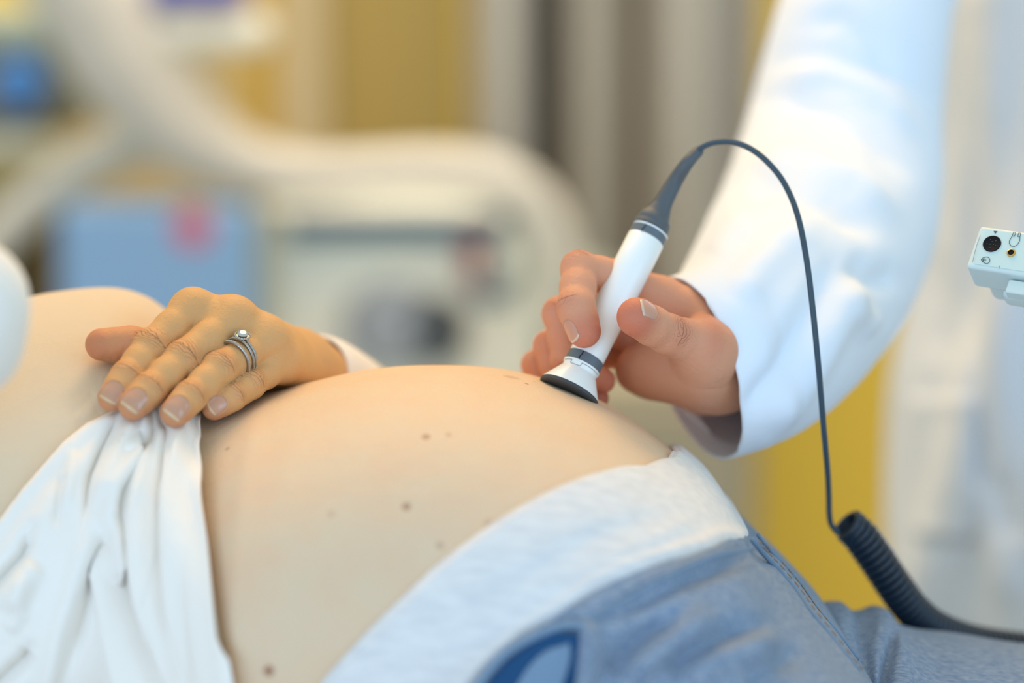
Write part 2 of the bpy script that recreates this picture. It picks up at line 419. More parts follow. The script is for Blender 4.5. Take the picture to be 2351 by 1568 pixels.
# ------------------------------------------------------------------ room
room_z = 0
rbox('floor', (0, 1, -.02), (7, 7, .04), M['floor'], bev=0)['kind'] = 'structure'
rbox('wall_back', (0, 3.05, 1.4), (7, .1, 2.8), M['wall'], bev=0)['kind'] = 'structure'
def quadbox(name, x0, x1, y0, y1, Y, thick, m, parent=None, bev=.01):
    a = at(x0, y1, Y); b = at(x1, y0, Y)
    return rbox(name, ((a.x+b.x)/2, Y+thick/2, (a.z+b.z)/2), (b.x-a.x, thick, b.z-a.z), m, parent, bev)
a = at(640, 0, 2.9); b = at(742, 0, 2.9)
tag(rbox('trim_1', ((a.x+b.x)/2, 2.96, 1.4), (b.x-a.x, .08, 2.8), M['tan'], bev=.004), kind='structure')
a = at(540, 0, 2.95); b = at(642, 0, 2.95)
tag(rbox('trim_2', ((a.x+b.x)/2, 2.985, 1.4), (b.x-a.x, .03, 2.8), M['wall2'], bev=.004), kind='structure')
a = at(1052, 0, 2.95); b = at(1082, 0, 2.95)
tag(rbox('trim_3', ((a.x+b.x)/2, 2.985, 1.4), (b.x-a.x, .03, 2.8), M['wall'], bev=.004), kind='structure')

a = at(742, 0, 2.95); b = at(1056, 0, 2.95)
tag(rbox('door_1', ((a.x+b.x)/2, 2.98, 1.3), (b.x-a.x, .05, 2.6), mat('olive_tan_door', (.41, .28, .07), .7), bev=.004), kind='structure')
a = at(105, 0, 2.95); b = at(542, 0, 2.95)
tag(rbox('trim_4', ((a.x+b.x)/2, 2.985, 1.4), (b.x-a.x, .03, 2.8), mat('tan_board', (.50, .36, .16), .8), bev=.004), kind='structure')
# curtains: real pleats; two cloths
def curtain(name, x0, x1, Y, m, pleats, label):
    a = at(x0, 0, Y).x; b = at(x1, 0, Y).x; n = 160; rows = 14; V = []
    for j in range(rows):
        z = .05+2.5*j/(rows-1)
        for i in range(n):
            u = i/(n-1); x = a+(b-a)*u
            V.append((x+.006*math.sin(7*u+z), Y+.05*math.sin(2*math.pi*pleats*u+.3*math.sin(z*2))+.012*math.sin(17*u+z), z))
    o = mesh(name, V, grid_faces(rows, n), m); mod(o, 'SOLIDIFY', thickness=.003); return tag(o, label, 'curtain')
curtain('curtain', 1075, 1200, 2.55, M['curtain'], 1.0, 'pale grey curtain panel beside the yellow wall, leftmost of the curtains')
curtain('curtain', 1195, 1300, 2.75, mat('slate_curtain', (.155, .148, .14), .9), 1.5, 'dark grey curtain panel between two paler curtains')
curtain('curtain', 1290, 1425, 2.55, M['curtain'], 1.3, 'mid grey curtain panel right of the dark grey one')
curtain('curtain', 1410, 1500, 2.7, M['curtain2'], 1.0, 'narrow brown curtain panel above the doctor\'s hand')
curtain('curtain', 1490, 1735, 2.5, M['curtain'], 1.5, 'wide beige grey curtain panel directly left of the white coat sleeve')

# ------------------------------------------------------------------ patient torso
PROF = [(-500, 800), (-350, 790), (-200, 765), (-100, 735), (0, 708), (110, 684), (230, 673), (310, 690), (350, 722), (390, 775), (430, 830), (490, 890), (560, 914), (620, 910), (700, 890),
        (850, 858), (1010, 849), (1150, 859), (1250, 882), (1380, 933), (1450, 976), (1535, 1038), (1600, 1096), (1648, 1160), (1680, 1215), (1700, 1250), (1790, 1352),
        (1870, 1440), (1950, 1565), (2060, 1740), (2200, 1900)]
def ycp(px): return float(np.interp(px, [-400, 330, 600, 700], [.085, .080, .004, 0]))
pp = np.array([[*at(x, y, ycp(x))] for x, y in PROF]); PX = pp[:, 0]; PZ = pp[:, 2]
def pchip(x, X, Y):
    d = np.diff(Y)/np.diff(X); m = np.concatenate([[d[0]], (d[:-1]+d[1:])/2, [d[-1]]]); m[1:-1][d[:-1]*d[1:] <= 0] = 0
    i = np.clip(np.searchsorted(X, x)-1, 0, len(X)-2); h = X[i+1]-X[i]; t = (x-X[i])/h
    return (2*t**3-3*t**2+1)*Y[i]+(t**3-2*t**2+t)*h*m[i]+(-2*t**3+3*t**2)*Y[i+1]+(t**3-t**2)*h*m[i+1]
BED = PZ.max()-.285
WX = [at(x, 900, 0).x for x in (-500, 0, 450, 1000, 1500, 1900, 2200)]; WW = [.185, .185, .170, .172, .180, .19, .19]
YCX = [at(x, 900, 0).x for x in (-400, 330, 600, 700)]; EX0 = at(420, 900, 0).x; EX1 = at(640, 900, 0).x
def sect(X):
    zt = pchip(X, PX, PZ)
    xx = np.clip((X-at(1000, 900, 0).x), -.4, .4)
    wv = np.interp(X, WX, WW); yc = np.interp(X, YCX, [.085, .080, .004, 0]); E = 1.0-.08*sm(X, EX0, EX1); tot = zt-BED; h = np.clip(tot*.62, .02, .2); return zt, zt-h, h, np.maximum(tot-h, .01), wv, yc, E
def tors(X, ph, off=0):
    X, ph = np.broadcast_arrays(np.asarray(X, float), np.asarray(ph, float))
    def raw(X, ph):
        zt, zc, h, hb, wv, yc, E = sect(X); s = np.sin(ph); c = np.cos(ph)
        return np.stack([X, yc-wv*np.sign(s)*np.abs(s)**E, zc+np.where(c > 0, h, hb)*np.sign(c)*np.abs(c)**E], -1)
    P = raw(X, ph)
    if np.any(off) or True:
        e = 1e-3; du = raw(X+e, ph)-raw(X-e, ph); dv = raw(X, ph+e)-raw(X, ph-e); N = np.cross(dv, du)
        N /= np.linalg.norm(N, axis=-1)[..., None]; 
        return P+N*np.asarray(off)[..., None], N
def phi_of(p):
    zt, zc, h, hb, wv, yc, E = sect(np.array(p[0]))
    s = min(1, abs(p[1]-yc)/wv)**(1/E); g = math.asin(s)
    if p[2] < zc: g = math.pi-g
    return g if p[1] < yc else -g
nX = 260; nP = 220
XS = np.linspace(PX[0], PX[-1], nX); PH = np.linspace(-math.pi, math.pi, nP, endpoint=False)
TV, _ = tors(XS[:, None], PH[None, :]); TV = TV.reshape(-1, 3); TF = grid_faces(nX, nP, True)[:, ::-1]
TB = BVHTree.FromPolygons(TV.tolist(), TF.tolist())
def hit(px, py):
    d = (at(px, py, 0)-CAM).normalized(); p = TB.ray_cast(CAM, d, 5)[0]
    return p
def edge_curve(pts, x_top, x_far=None):
    """photo curve on the near flank -> X as a function of the angle round the body (mirrored on the far flank)"""
    A = [(0, at(*x_top, 0).x)]
    for q in pts:
        p = hit(*q)
        if p is not None: A.append((phi_of(p), p.x))
    A = sorted((a for a in A if a[0] >= 0)); a = np.array([q[0] for q in A]); x = np.array([q[1] for q in A])
    sl = (x[-1]-x[-2])/max(a[-1]-a[-2], 1e-3); a = np.append(a, math.pi); x = np.append(x, x[-1]+np.clip(sl, -.1, .1)*(math.pi-a[-2])*.6)
    return lambda ph: np.interp(np.abs(ph), a, x)
FO = lambda pts, amp, wd: (np.array(pts, float), amp/1000, wd)
def folds(P, vis, lst):
    q = proj(P); d = np.zeros(len(P))
    for pts, amp, wd in lst:
        best = np.full(len(P), 1e9); par = np.zeros(len(P)); sg = np.linalg.norm(np.diff(pts, axis=0), axis=1); cu = np.concatenate([[0], np.cumsum(sg)])/sg.sum()
        for i_, (a, b) in enumerate(zip(pts[:-1], pts[1:])):
            ab = b-a; t = np.clip(((q-a)@ab)/(ab@ab), 0, 1); dd = np.linalg.norm(q-a-t[:, None]*ab, axis=1)
            par = np.where(dd < best, cu[i_]+(cu[i_+1]-cu[i_])*t, par); best = np.minimum(best, dd)
        d += amp*np.exp(-(best/wd)**2)*(.25+.75*sm(par, 0, .18))*(1-sm(par, .68, 1) if pts[-1][1] < 1540 else 1)
    return d*vis
def garment(name, xa, xb, m, parent, off, lst=(), n=200, k=260, phr=(-2.2, 2.2), extra=None, thick=.0012, keep=None, fs=1, mn=.0012):
    ph = np.linspace(*phr, k)[None, :]; s = np.linspace(0, 1, n)[:, None]
    A = xa(ph); B = xb(ph); X = A+(B-A)*s; PHI = np.broadcast_to(ph, X.shape)
    ofs = np.broadcast_to(off if not callable(off) else off(X, PHI, s), X.shape)
    P, N = tors(X, PHI, ofs); P = P.reshape(-1, 3); N = N.reshape(-1, 3); vis = sm(PHI.ravel(), -.5, -.05); D = np.zeros(len(P))
    if len(lst): D = D+fs*folds(P, vis, lst)
    if extra: D = D+extra(P, N, PHI.ravel(), np.broadcast_to(s, X.shape).ravel())
    P = P+N*np.maximum(D, mn-ofs.ravel())[:, None]      # cloth never sinks into what it covers
    GF = grid_faces(n, k)[:, ::-1]
    if keep is not None:
        kp = keep(P, PHI.ravel()); GF = GF[kp[GF].all(1)]; us = np.unique(GF); mp = np.zeros(len(P), int); mp[us] = np.arange(len(us)); P = P[us]; GF = mp[GF]
    o = mesh(name, P, GF, m, parent)
    if thick: mod(o, 'SOLIDIFY', thickness=thick, offset=-1)
    return o

pat = thing('person', 'pregnant person lying on their back with bare belly, one hand holding up a pale shirt', 'person', (0, 0, BED))
# near fingertips press the cloth; the hand is the left one, reaching over from the far side
DF = [(-.15, -.75, .62), (-.2, -.75, .6), (-.2, -.86, .42)]
W0 = at(690, 856, .125); 
pf = [
 dict(pip=1, j=[(440, 712, .006, .0110), (346, 797, -.022, .0100), (291, 866, -.043, .0090), (256, 912, -.055, .0081)], dors=[(-.3, -.7, .6), (-.3, -.7, .6), (-.25, -.8, .5), (.05, -.93, .35)], nail=(.0120, .0125, .0005)),
 dict(j=[(536, 734, .006, .0113), (420, 824, -.026, .0103), (343, 896, -.050, .0094), (306, 931, -.061, .0087)], dors=[(-.2, -.7, .6), (-.2, -.75, .6), (-.1, -.85, .5), (.05, -.92, .4)], nail=(.0130, .0135, .0005)),
 dict(j=[(606, 784, .010, .0112), (504, 847, -.026, .0099), (437, 911, -.048, .0090), (401, 948, -.060, .0086)], dors=[(-.1, -.7, .6), (-.1, -.75, .6), (0, -.85, .5), (.12, -.92, .4)], nail=(.0130, .0135, .0005)),
 dict(j=[(642, 832, .018, .0100), (574, 883, -.014, .0085), (534, 911, -.029, .0077), (492, 937, -.038, .0072)], dors=[(0, -.7, .6), (0, -.75, .6), (.05, -.8, .55), (.30, -.86, .42)], nail=(.0100, .0110, .0002)),
 dict(cr=0, j=[(500, 800, .045, .0135), (400, 800, .004, .0120), (300, 795, -.016, .0110), (233, 791, -.024, .0096)], dors=[(-.2, .3, .9)], allred=.75, tipred=.95, k1=.016),
]
Wr = [np.array(at(*q)) for q in ((672, 838, .082), (700, 858, .090), (722, 884, .100))]
ex = []
for f, wr, r0, r1 in zip(pf[:4], (Wr[0], Wr[0], Wr[1], Wr[2]), (.0115, .0120, .0115, .0105), (.0185, .0185, .0180, .0165)):
    m_ = np.array(at(*f['j'][0][:3])); ex.append((m_+np.array((0, .002, -.001)), wr, r0, r1, .010))
KN = [np.array(at(*q)) for q in ((452, 712, .012), (534, 732, .012), (606, 776, .018), (645, 826, .026))]
ex += [(a_, b_, .0098, .0098, .010) for a_, b_ in zip(KN[:-1], KN[1:])]
ex += [(np.array(at(608, 778, .014)), np.array(at(640, 800, .05)), .0112, .014, .010), (np.array(at(500, 775, .035)), np.array(at(620, 830, .065)), .012, .018, .012),
       (np.array(at(560, 800, .030)), np.array(at(640, 850, .060)), .013, .016, .012),
       (np.array(at(500, 800, .045)), Wr[0], .0135, .018, .012),
       (Wr[0], np.array(at(795, 912, .16)), .020, .024, .012), (Wr[1], np.array(at(810, 936, .155)), .020, .024, .012), (Wr[2], np.array(at(800, 950, .15)), .017, .024, .012)]
hV, hQ, hA, hM = build_hand(pf, ex, [], .0007)
# torso and hand belong to one body mesh; limb hidden behind the belly links them
tvn = len(TV); z = np.zeros(tvn)
V = np.concatenate([TV, hV]); Q = np.concatenate([TF, hQ+tvn])
MOLE_PX = [(978, 1003, .0030, .55), (1030, 998, .0022, .3), (522, 1030, .0018, .5), (933, 1163, .0030, .6), (617, 1540, .0036, .8), (1209, 881, .0017, .6),
           (1010, 1252, .0026, .35), (760, 1180, .003, .18), (1120, 1200, .003, .2), (1226, 876, .0012, .4), (1175, 866, .006, .28)]
nt, b, new = add_nodes(M['skin']); L = nt.links.new; last = nt.nodes[M['skin']['last']].outputs[2]
geo = new('ShaderNodeNewGeometry')
for px, py, r_, st in MOLE_PX:
    p = hit(px, py)
    if p is None: continue
    dd = new('ShaderNodeVectorMath'); dd.operation = 'DISTANCE'; L(geo.outputs['Position'], dd.inputs[0]); dd.inputs[1].default_value = p
    mr = new('ShaderNodeMapRange'); mr.interpolation_type = 'SMOOTHSTEP'; mr.inputs[1].default_value = r_*.5; mr.inputs[2].default_value = r_*1.15; mr.inputs[3].default_value = st; mr.inputs[4].default_value = 0
    L(dd.outputs['Value'], mr.inputs[0])
    mx = new('ShaderNodeMix'); mx.data_type = 'RGBA'; L(mr.outputs[0], mx.inputs[0]); L(last, mx.inputs[6]); mx.inputs[7].default_value = (.30, .11, .05, 1)
    last = mx.outputs[2]
L(last, b.inputs['Base Color'])
# soft dent under the fingertips and the probe
hA['tan'] = np.ones(len(hV))
mesh('body', V, Q, [M['skin'], M['nail']], pat, attrs={k_: np.concatenate([z, v]) for k_, v in hA.items()}, midx=np.concatenate([np.zeros(len(TF), int), hM]))

# shirt
hem = edge_curve([(463, 965), (470, 1010), (482, 1080), (496, 1200), (516, 1350), (534, 1480), (548, 1560)], (470, 880))
A_pts = np.array([(-120, 1330), (0, 1198), (55, 1125), (115, 1056), (151, 1015), (202, 974), (257, 948), (275, 938), (330, 925)], float)
def shirt_extra(P, N, PHI, s):
    q = proj(P); yA = np.interp(q[:, 0], A_pts[:, 0], A_pts[:, 1])
    sl = 1.0; d = (q[:, 1]-yA)*.72
    step = (.0075*sm(d, -3, 16)+.008*sm(d, 20, 130)*(1-.6*sm(s, .92, 1)))*sm(PHI, .05, .22)*(1-sm(q[:, 0], 420, 460)*.6)
    fan = .0010*np.sin(np.arctan2(q[:, 0]-330, np.maximum(q[:, 1]-900, 1))*26)*sm(d, 0, 60)*sm(PHI, .1, .4)
    hemroll = .0016*np.exp(-((1-s)/.02)**2)
    dent = .0008*np.sin(q[:, 1]/13+q[:, 0]/19)*np.exp(-((q[:, 0]-200)/60)**2-((q[:, 1]-930)/70)**2)
    return step+fan+hemroll+dent
SF = [FO([(272, 955), (229, 1042), (206, 1106), (197, 1180), (190, 1240)], -5, 11),
      FO([(300, 975), (255, 1060), (232, 1140), (225, 1200)], 3, 22),
      FO([(362, 985), (339, 1033), (311, 1079), (275, 1152), (272, 1175), (293, 1226), (321, 1290), (339, 1368), (366, 1468), (408, 1570)], -8, 14),
      FO([(330, 990), (300, 1060), (258, 1140), (245, 1200), (262, 1260), (290, 1340), (310, 1450), (350, 1570)], 6, 20),
      FO([(378, 1000), (390, 1150), (398, 1262), (415, 1420), (440, 1568)], -4.5, 9),
      FO([(350, 1090), (345, 1200), (360, 1330), (400, 1500)], 3.5, 18),
      FO([(425, 985), (435, 1100), (448, 1250), (470, 1420), (490, 1568)], 2.5, 26),
      FO([(256, 1207), (220, 1308), (192, 1422), (156, 1537)], -5, 16),
      FO([(215, 1220), (180, 1320), (140, 1440), (110, 1560)], 4, 22),
      FO([(151, 1096), (137, 1170), (130, 1230)], -3, 12), FO([(175, 1040), (160, 1120), (150, 1200)], 2, 14),
      FO([(80, 1220), (55, 1276), (0, 1335), (-60, 1390)], -8, 16), FO([(95, 1290), (60, 1340), (10, 1400)], 5, 26),
      FO([(75, 1470), (60, 1496), (0, 1546)], -8, 16), FO([(20, 1440), (50, 1400), (60, 1300)], 3, 20)]
def keep_shirt(P, PHI):
    q = proj(P); return (q[:, 1]-np.interp(q[:, 0], A_pts[:, 0], A_pts[:, 1]))*.72 > -2
garment('shirt', lambda ph: np.full_like(ph, PX[0]), hem, M['shirt'], pat, .0030, SF, 460, 460, (.0, 2.3), shirt_extra, .0012, keep_shirt, fs=1.5, mn=.0030)
def chest_extra(P, N, PHI, s):
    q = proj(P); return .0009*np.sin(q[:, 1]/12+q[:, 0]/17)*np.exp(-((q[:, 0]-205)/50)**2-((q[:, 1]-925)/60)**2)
us_ = garment('chest_layer', lambda ph: np.full_like(ph, PX[0]), lambda ph: hem(ph)-.006, M['chest_layer'], pat, .0016, [FO([(225, 900), (190, 935), (150, 960)], -1.5, 12), FO([(235, 940), (200, 965), (165, 980)], -1.2, 10)], 300, 300, (-2.3, 2.3), chest_extra, .0008, mn=.0004)  # beige layer on the chest, just beneath the pale shirt folds
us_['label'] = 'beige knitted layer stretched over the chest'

# belly band and jeans
up_e = edge_curve([(1533, 1060), (1480, 1079), (1380, 1092), (1300, 1118), (1230, 1152), (1150, 1198), (1080, 1246), (1000, 1308), (930, 1374), (860, 1442), (800, 1505), (745, 1566)], (1541, 1035))
lo_e = edge_curve([(1680, 1252), (1623, 1280), (1560, 1298), (1495, 1316), (1410, 1345), (1325, 1392), (1260, 1428), (1198, 1468), (1140, 1515), (1095, 1566)], (1690, 1240))
def band_off(X, PHI, s): return .0010+.0030*sm(s, 0, .06)+.0024*np.exp(-((s-.86)/.05)**2)+.0015*np.sin(np.pi*s)-.0035*sm(s, .92, .98)
BF = [FO([(1520, 1180), (1350, 1240), (1180, 1340), (1000, 1480)], -1.2, 25), FO([(1600, 1190), (1400, 1290), (1250, 1370)], 1.2, 22)]
up_f = lambda p: np.where(p < 0, up_e(0)+.003, up_e(p))
garment('belly_band', lambda p: up_f(p), lambda p: lo_e(p)+.006, M['band'], pat, band_off, BF, 120, 300)
ph_ = np.linspace(-.5, 1.7, 160); P_, N_b = tors(up_f(ph_)+.0005, ph_, .0016)
bh = tube('band_hem', P_, .0017, M['band'], pat, 12)
EX = PX[-1]
def jeans_off(X, PHI, s): return .0050+.0014*np.exp(-(s/.02)**2)+.006*sm(s, .02, .12)
JF = [FO([(1708, 1290), (1580, 1335), (1474, 1385), (1380, 1440)], -3.5, 18), FO([(1690, 1262), (1560, 1310), (1450, 1348), (1330, 1410), (1200, 1500)], 2, 17),
      FO([(1389, 1568), (1432, 1502), (1504, 1447), (1600, 1405)], -6, 29), FO([(1430, 1568), (1480, 1510), (1560, 1450), (1660, 1410)], 5, 37),
      FO([(1517, 1568), (1580, 1502), (1680, 1455), (1793, 1425)], -5, 26), FO([(1570, 1568), (1650, 1510), (1800, 1460)], 4, 36),
      FO([(1700, 1568), (1780, 1520), (1860, 1500)], -3, 29),
      FO([(1340, 1420), (1352, 1480), (1345, 1568)], 5, 23)]
def jeans_x(P, N, PHI, s):
    return .0008*np.sin(P[:, 0]*130+P[:, 1]*60)*sm(np.abs(PHI), .1, .5)
J = garment('jeans', lambda p: lo_e(p), lambda p: np.full_like(p, EX-.002), M['denim'], pat, jeans_off, JF, 260, 330, (-2.2, 2.2), jeans_x, fs=1.7, mn=.0012)
# far thigh of the jeans, gathered in folds at the groin
tp = [(1780, 1480), (1830, 1440), (1872, 1414), (1905, 1396), (1940, 1394), (1972, 1416), (1992, 1414), (2020, 1404), (2048, 1412), (2070, 1440), (2100, 1453), (2200, 1466), (2351, 1490), (2550, 1506), (2800, 1512), (3200, 1516)]
tz = np.array([[*at(x, y, .05)] for x, y in tp]); n1 = 300; n2 = 120
xs = np.linspace(tz[0, 0], tz[-1, 0], n1); zt = pchip(xs, tz[:, 0], tz[:, 2]); zs = np.convolve(np.pad(zt, 30, 'edge'), np.ones(61)/61, 'valid')
g = np.linspace(-math.pi, math.pi, n2, endpoint=False)[None, :]; rr = .088
rz = .060; cz = (zs-rz)[:, None]; d = (zt-zs)[:, None]
top = np.clip(np.cos(g), 0, 1)**.5
V = np.stack([np.broadcast_to(xs[:, None], (n1, n2)), .05-np.sin(g)*(rr+d*.4*top), cz+np.cos(g)*rz+d*top*1.0], -1).reshape(-1, 3)
C0 = np.stack([V[:, 0]*0, (.05-V[:, 1]), (np.repeat(cz[:, 0], n2)-V[:, 2])], 1); Nn = -C0/np.linalg.norm(C0, axis=1)[:, None]
LF = [FO([(1961, 1411), (1977, 1482), (1997, 1568), (2010, 1650)], -5, 10), FO([(2056, 1425), (2048, 1482), (2028, 1568), (2020, 1650)], -7, 12),
      FO([(2018, 1420), (2010, 1490), (2012, 1568)], 3, 14), FO([(1925, 1410), (1935, 1490), (1950, 1568)], 3, 22), FO([(2090, 1470), (2110, 1520), (2100, 1600)], 2, 25)]
V = V+Nn*folds(V, sm(-V[:, 1], -.07, -.04), LF)[:, None]
leg = mesh('trouser_leg', V, grid_faces(n1, n2, True)[:, ::-1], M['denim'], J)

def on_body(pts, off, n=8):
    C = catmull([(*q, 0) for q in pts], n)[:, :2]; out = []
    for q in C:
        p = hit(*q)
        if p is not None:
            nn = tors(np.array(p[0]), np.array(phi_of(p)), 0)[1]; out.append(np.array(p)+nn*off)
    return np.array(out)
SEAM = [(1686, 1262), (1721, 1305), (1752, 1338), (1792, 1386), (1827, 1437), (1867, 1486), (1912, 1545), (1930, 1566)]
c = on_body(SEAM, .0120); tube('fly_seam', c, .0016, M['seam'], J, 10)
c2 = on_body([(x+16, y-8) for x, y in SEAM[:-1]], .0122)
if len(c2) > 6: tube('fly_seam', c2, .0013, M['seam'], J, 10)
c3 = on_body([(1686, 1284), (1600, 1312), (1500, 1352), (1420, 1392), (1345, 1434), (1290, 1436), (1215, 1482), (1130, 1545), (1060, 1612)][:5], .0126); tube('waist_seam', c3, .0012, M['seam'], J, 10)
V = []; F = []
for cc, dx in ((c, .0026), (c2, -.0006)):
    L_ = np.concatenate([[0], np.cumsum(np.linalg.norm(np.diff(cc, axis=0), axis=1))]) if len(cc) > 2 else [0]
    s0 = .004
    while s0+.004 < L_[-1]:
        a_, b_ = [np.array([np.interp(q, L_, cc[:, i]) for i in range(3)])+np.array((dx, -.0004, .0012)) for q in (s0, s0+.0042)]
        v, f = sweep([a_, (a_+b_)/2+np.array((0, -.0002, .0002)), b_], [.0004, .0005, .0004], 6)
        F += [[k_+sum(len(x) for x in V) for k_ in q] for q in f]; V.append(v); s0 += .0068
mesh('stitching', np.concatenate(V), F, M['thread'], J)
# pocket: dark lining panel with a raised rim
def patch(name, Lp, Rp, off, m, parent, n=24, k=16, thick=.001):
    A = catmull([(*q, 0) for q in Lp], 12)[:, :2]; B = catmull([(*q, 0) for q in Rp], 12)[:, :2]
    A = A[np.linspace(0, len(A)-1, n).astype(int)]; B = B[np.linspace(0, len(B)-1, n).astype(int)]; V = []
    for a_, b_ in zip(A, B):
        for t in np.linspace(0, 1, k):
            q = a_+(b_-a_)*t; p = hit(*q) or at(*q, -.15)
            V.append(np.array(p)+tors(np.array(p[0]), np.array(phi_of(p)), 0)[1]*(off+.0065+.002*math.sin(math.pi*t)))
    o = mesh(name, V, grid_faces(n, k), m, parent); mod(o, 'SOLIDIFY', thickness=thick, offset=0); return o
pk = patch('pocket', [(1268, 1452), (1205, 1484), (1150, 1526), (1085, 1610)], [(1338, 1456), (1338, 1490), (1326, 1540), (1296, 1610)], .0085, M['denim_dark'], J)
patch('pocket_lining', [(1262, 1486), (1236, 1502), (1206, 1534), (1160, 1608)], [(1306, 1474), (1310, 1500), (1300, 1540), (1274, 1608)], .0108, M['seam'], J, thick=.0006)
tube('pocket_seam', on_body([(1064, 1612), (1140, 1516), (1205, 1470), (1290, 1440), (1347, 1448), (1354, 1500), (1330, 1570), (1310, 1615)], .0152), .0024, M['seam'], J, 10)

# patient's sleeves
C = catmull([at(706, 866, .104), at(770, 912, .140), at(980, 1080, .23), at(1180, 1200, .27), at(1100, 1220, .28), at(700, 1180, .25), at(300, 1120, .22), at(-60, 1050, .15)], 14)
rr_ = np.interp(np.linspace(0, 1, len(C)), [0, .05, .2, .5, 1], [.0290, .032, .036, .046, .062])
V, F = sweep(C, rr_, 40, caps=False); sl = mesh('sleeve', V, F, M['shirt'], pat); mod(sl, 'SOLIDIFY', thickness=.0015)
nf = Field(np.array(at(-330, 900, -.28))-.06, np.array(at(70, 540, -.12))+.06, .003)
nf.cone(at(-75, 668, -.20), at(-95, 770, -.20), .026, .026, .02); nf.cone(at(-85, 720, -.20), at(-60, 800, -.19), .028, .022, .02); nf.cone(at(-95, 720, -.20), at(-270, 860, -.10), .028, .045, .02)
V, Q = nf.surface(); mesh('sleeve', smooth_verts(V, Q, 4), Q, M['shirt'], pat)

# ------------------------------------------------------------------ rings on the patient's ring finger
pm = np.array(pf[2]['p'][0]); pi = np.array(pf[2]['p'][1]); ax = (pm-pi)/np.linalg.norm(pm-pi)
dn = np.array((-.12, -.72, .68)); dn -= ax*(dn@ax); dn /= np.linalg.norm(dn); sd = np.cross(ax, dn)
def ring_pts(c, r, lift=0, n=96, wave=0):
    g = np.linspace(0, 2*math.pi, n, endpoint=False)
    return np.stack([c+dn*(r*math.cos(t)+lift*max(0, math.cos(t))**3)+sd*r*math.sin(t)+ax*wave*max(0, math.cos(t))**6 for t in g])
def loop_tube(C, r, k, sq):
    n = len(C); V = []
    T = np.roll(C, -1, 0)-np.roll(C, 1, 0); T /= np.linalg.norm(T, axis=1)[:, None]
    for i in range(n):
        u = ax-T[i]*(ax@T[i]); u /= np.linalg.norm(u); v = np.cross(T[i], u); g = np.arange(k)*2*np.pi/k
        V.append(C[i]+r*(np.cos(g)[:, None]*u*sq[0]+np.sin(g)[:, None]*v*sq[1]))
    V = np.concatenate(V); i, j = np.meshgrid(np.arange(n), np.arange(k), indexing='ij'); i = i.ravel(); j = j.ravel(); a2 = (i+1) % n; b2 = (j+1) % k
    return V, np.stack([i*k+j, i*k+b2, a2*k+b2, a2*k+j], 1)
def beads(pts, r):
    V = []; F = []; bm = bmesh.new(); bmesh.ops.create_icosphere(bm, subdivisions=1, radius=1)
    bv = np.array([v.co[:] for v in bm.verts]); bf = [[v.index for v in f.verts] for f in bm.faces]; bm.free()
    for p in pts: F += [[q+len(V)*len(bv) for q in f] for f in bf]; V.append(bv*r+p)
    return np.concatenate(V), F
rf = .0103
def ring(name, label, t, lifts, stone):
    c = pi+(pm-pi)*t; root = thing(name, label, 'ring', tuple(c))
    for q, wv in lifts:
        V, F = loop_tube(ring_pts(c+ax*q, rf+.0008, .0009, wave=wv), 1, 10, (.00095, .0011)); mesh('band', V, F, M['silver'], root)
        P = [p_+(p_-c)/np.linalg.norm(p_-c)*.0009 for i_, p_ in enumerate(ring_pts(c+ax*q, rf+.0009, .0009, 84, wv)) if (i_ < 27 or i_ > 57)]
        V, F = beads(P, .00055); mesh('small_stones', V, F, M['gem'], root, smooth=False)
    if stone:
        h = c+dn*(rf+.0042)+ax*.0012
        lathe('setting', tuple(h-dn*.0036), dn, [(0, .0016), (.0018, .0030), (.0026, .0046), (.0033, .0051), (.0037, .0046)], M['silver'], root, 32)
        V, F = beads([h+dn*.0001+(sd*math.cos(q)+ax*math.sin(q))*.0044 for q in np.arange(18)*2*np.pi/18], .00072); mesh('halo_stones', V, F, M['gem'], root, smooth=False)
        n = 12; V = []
        for z_, r_, o_ in ((-.0012, .0001, 0), (.0008, .0032, 0), (.0013, .0032, .5), (.0022, .0019, 0)):
            V += [h+dn*z_+(sd*math.cos((q+o_)*2*math.pi/n)+ax*math.sin((q+o_)*2*math.pi/n))*r_ for q in range(n)]
        F = grid_faces(4, n, True).tolist()+[[3*n+q for q in range(n)]]; mesh('stone', V, F, M['gem'], root, smooth=False)
        V, F = beads([h+dn*.0011+(sd*math.cos(q)+ax*math.sin(q))*.0031 for q in (R(45), R(135), R(225), R(315))], .00065); mesh('prongs', V, F, M['silver'], root)
ring('ring', 'silver engagement ring with a round haloed stone', .44, ((.0013, 0), (-.0011, 0)), True)
ring('ring', 'curved silver wedding band set with tiny stones, nearest the fingertip', .31, ((0, -.0006),), False)

# ------------------------------------------------------------------ doppler probe
DP = .020; pb = at(1304, 904, DP-.004); A1 = at(1344, 825, DP); A2 = at(1490, 536, DP+.036); axp = (A2-A1).normalized()
L0 = (A2-A1).length
probe = thing('doppler_probe', 'white handheld doppler probe with grey rings and cable pressed on the belly', 'medical probe', tuple(pb))
def pa(d): return A1+axp*d
lathe('contact_pad', tuple(pa(-.0250)), axp, [(0, .0165), (.0004, .0184), (.0012, .0192), (.0030, .0191), (.0032, .0180)], M['pad'], probe)
lathe('cone', tuple(pa(-.0220)), axp, [(0, .0186), (.0003, .0189), (.0008, .0187), (.0118, .0120), (.0126, .0113), (.0132, .0110)], M['plastic'], probe)
lathe('collar', tuple(pa(-.0092)), axp, [(0, .0106), (.0001, .0111), (.0030, .0111), (.0030, .0118), (.0042, .0118), (.0044, .0112)], M['plastic'], probe)
lathe('grey_ring', tuple(pa(-.0050)), axp, [(0, .0110), (.0002, .0115), (.0062, .0115), (.0064, .0110)], M['band_grey'], probe)
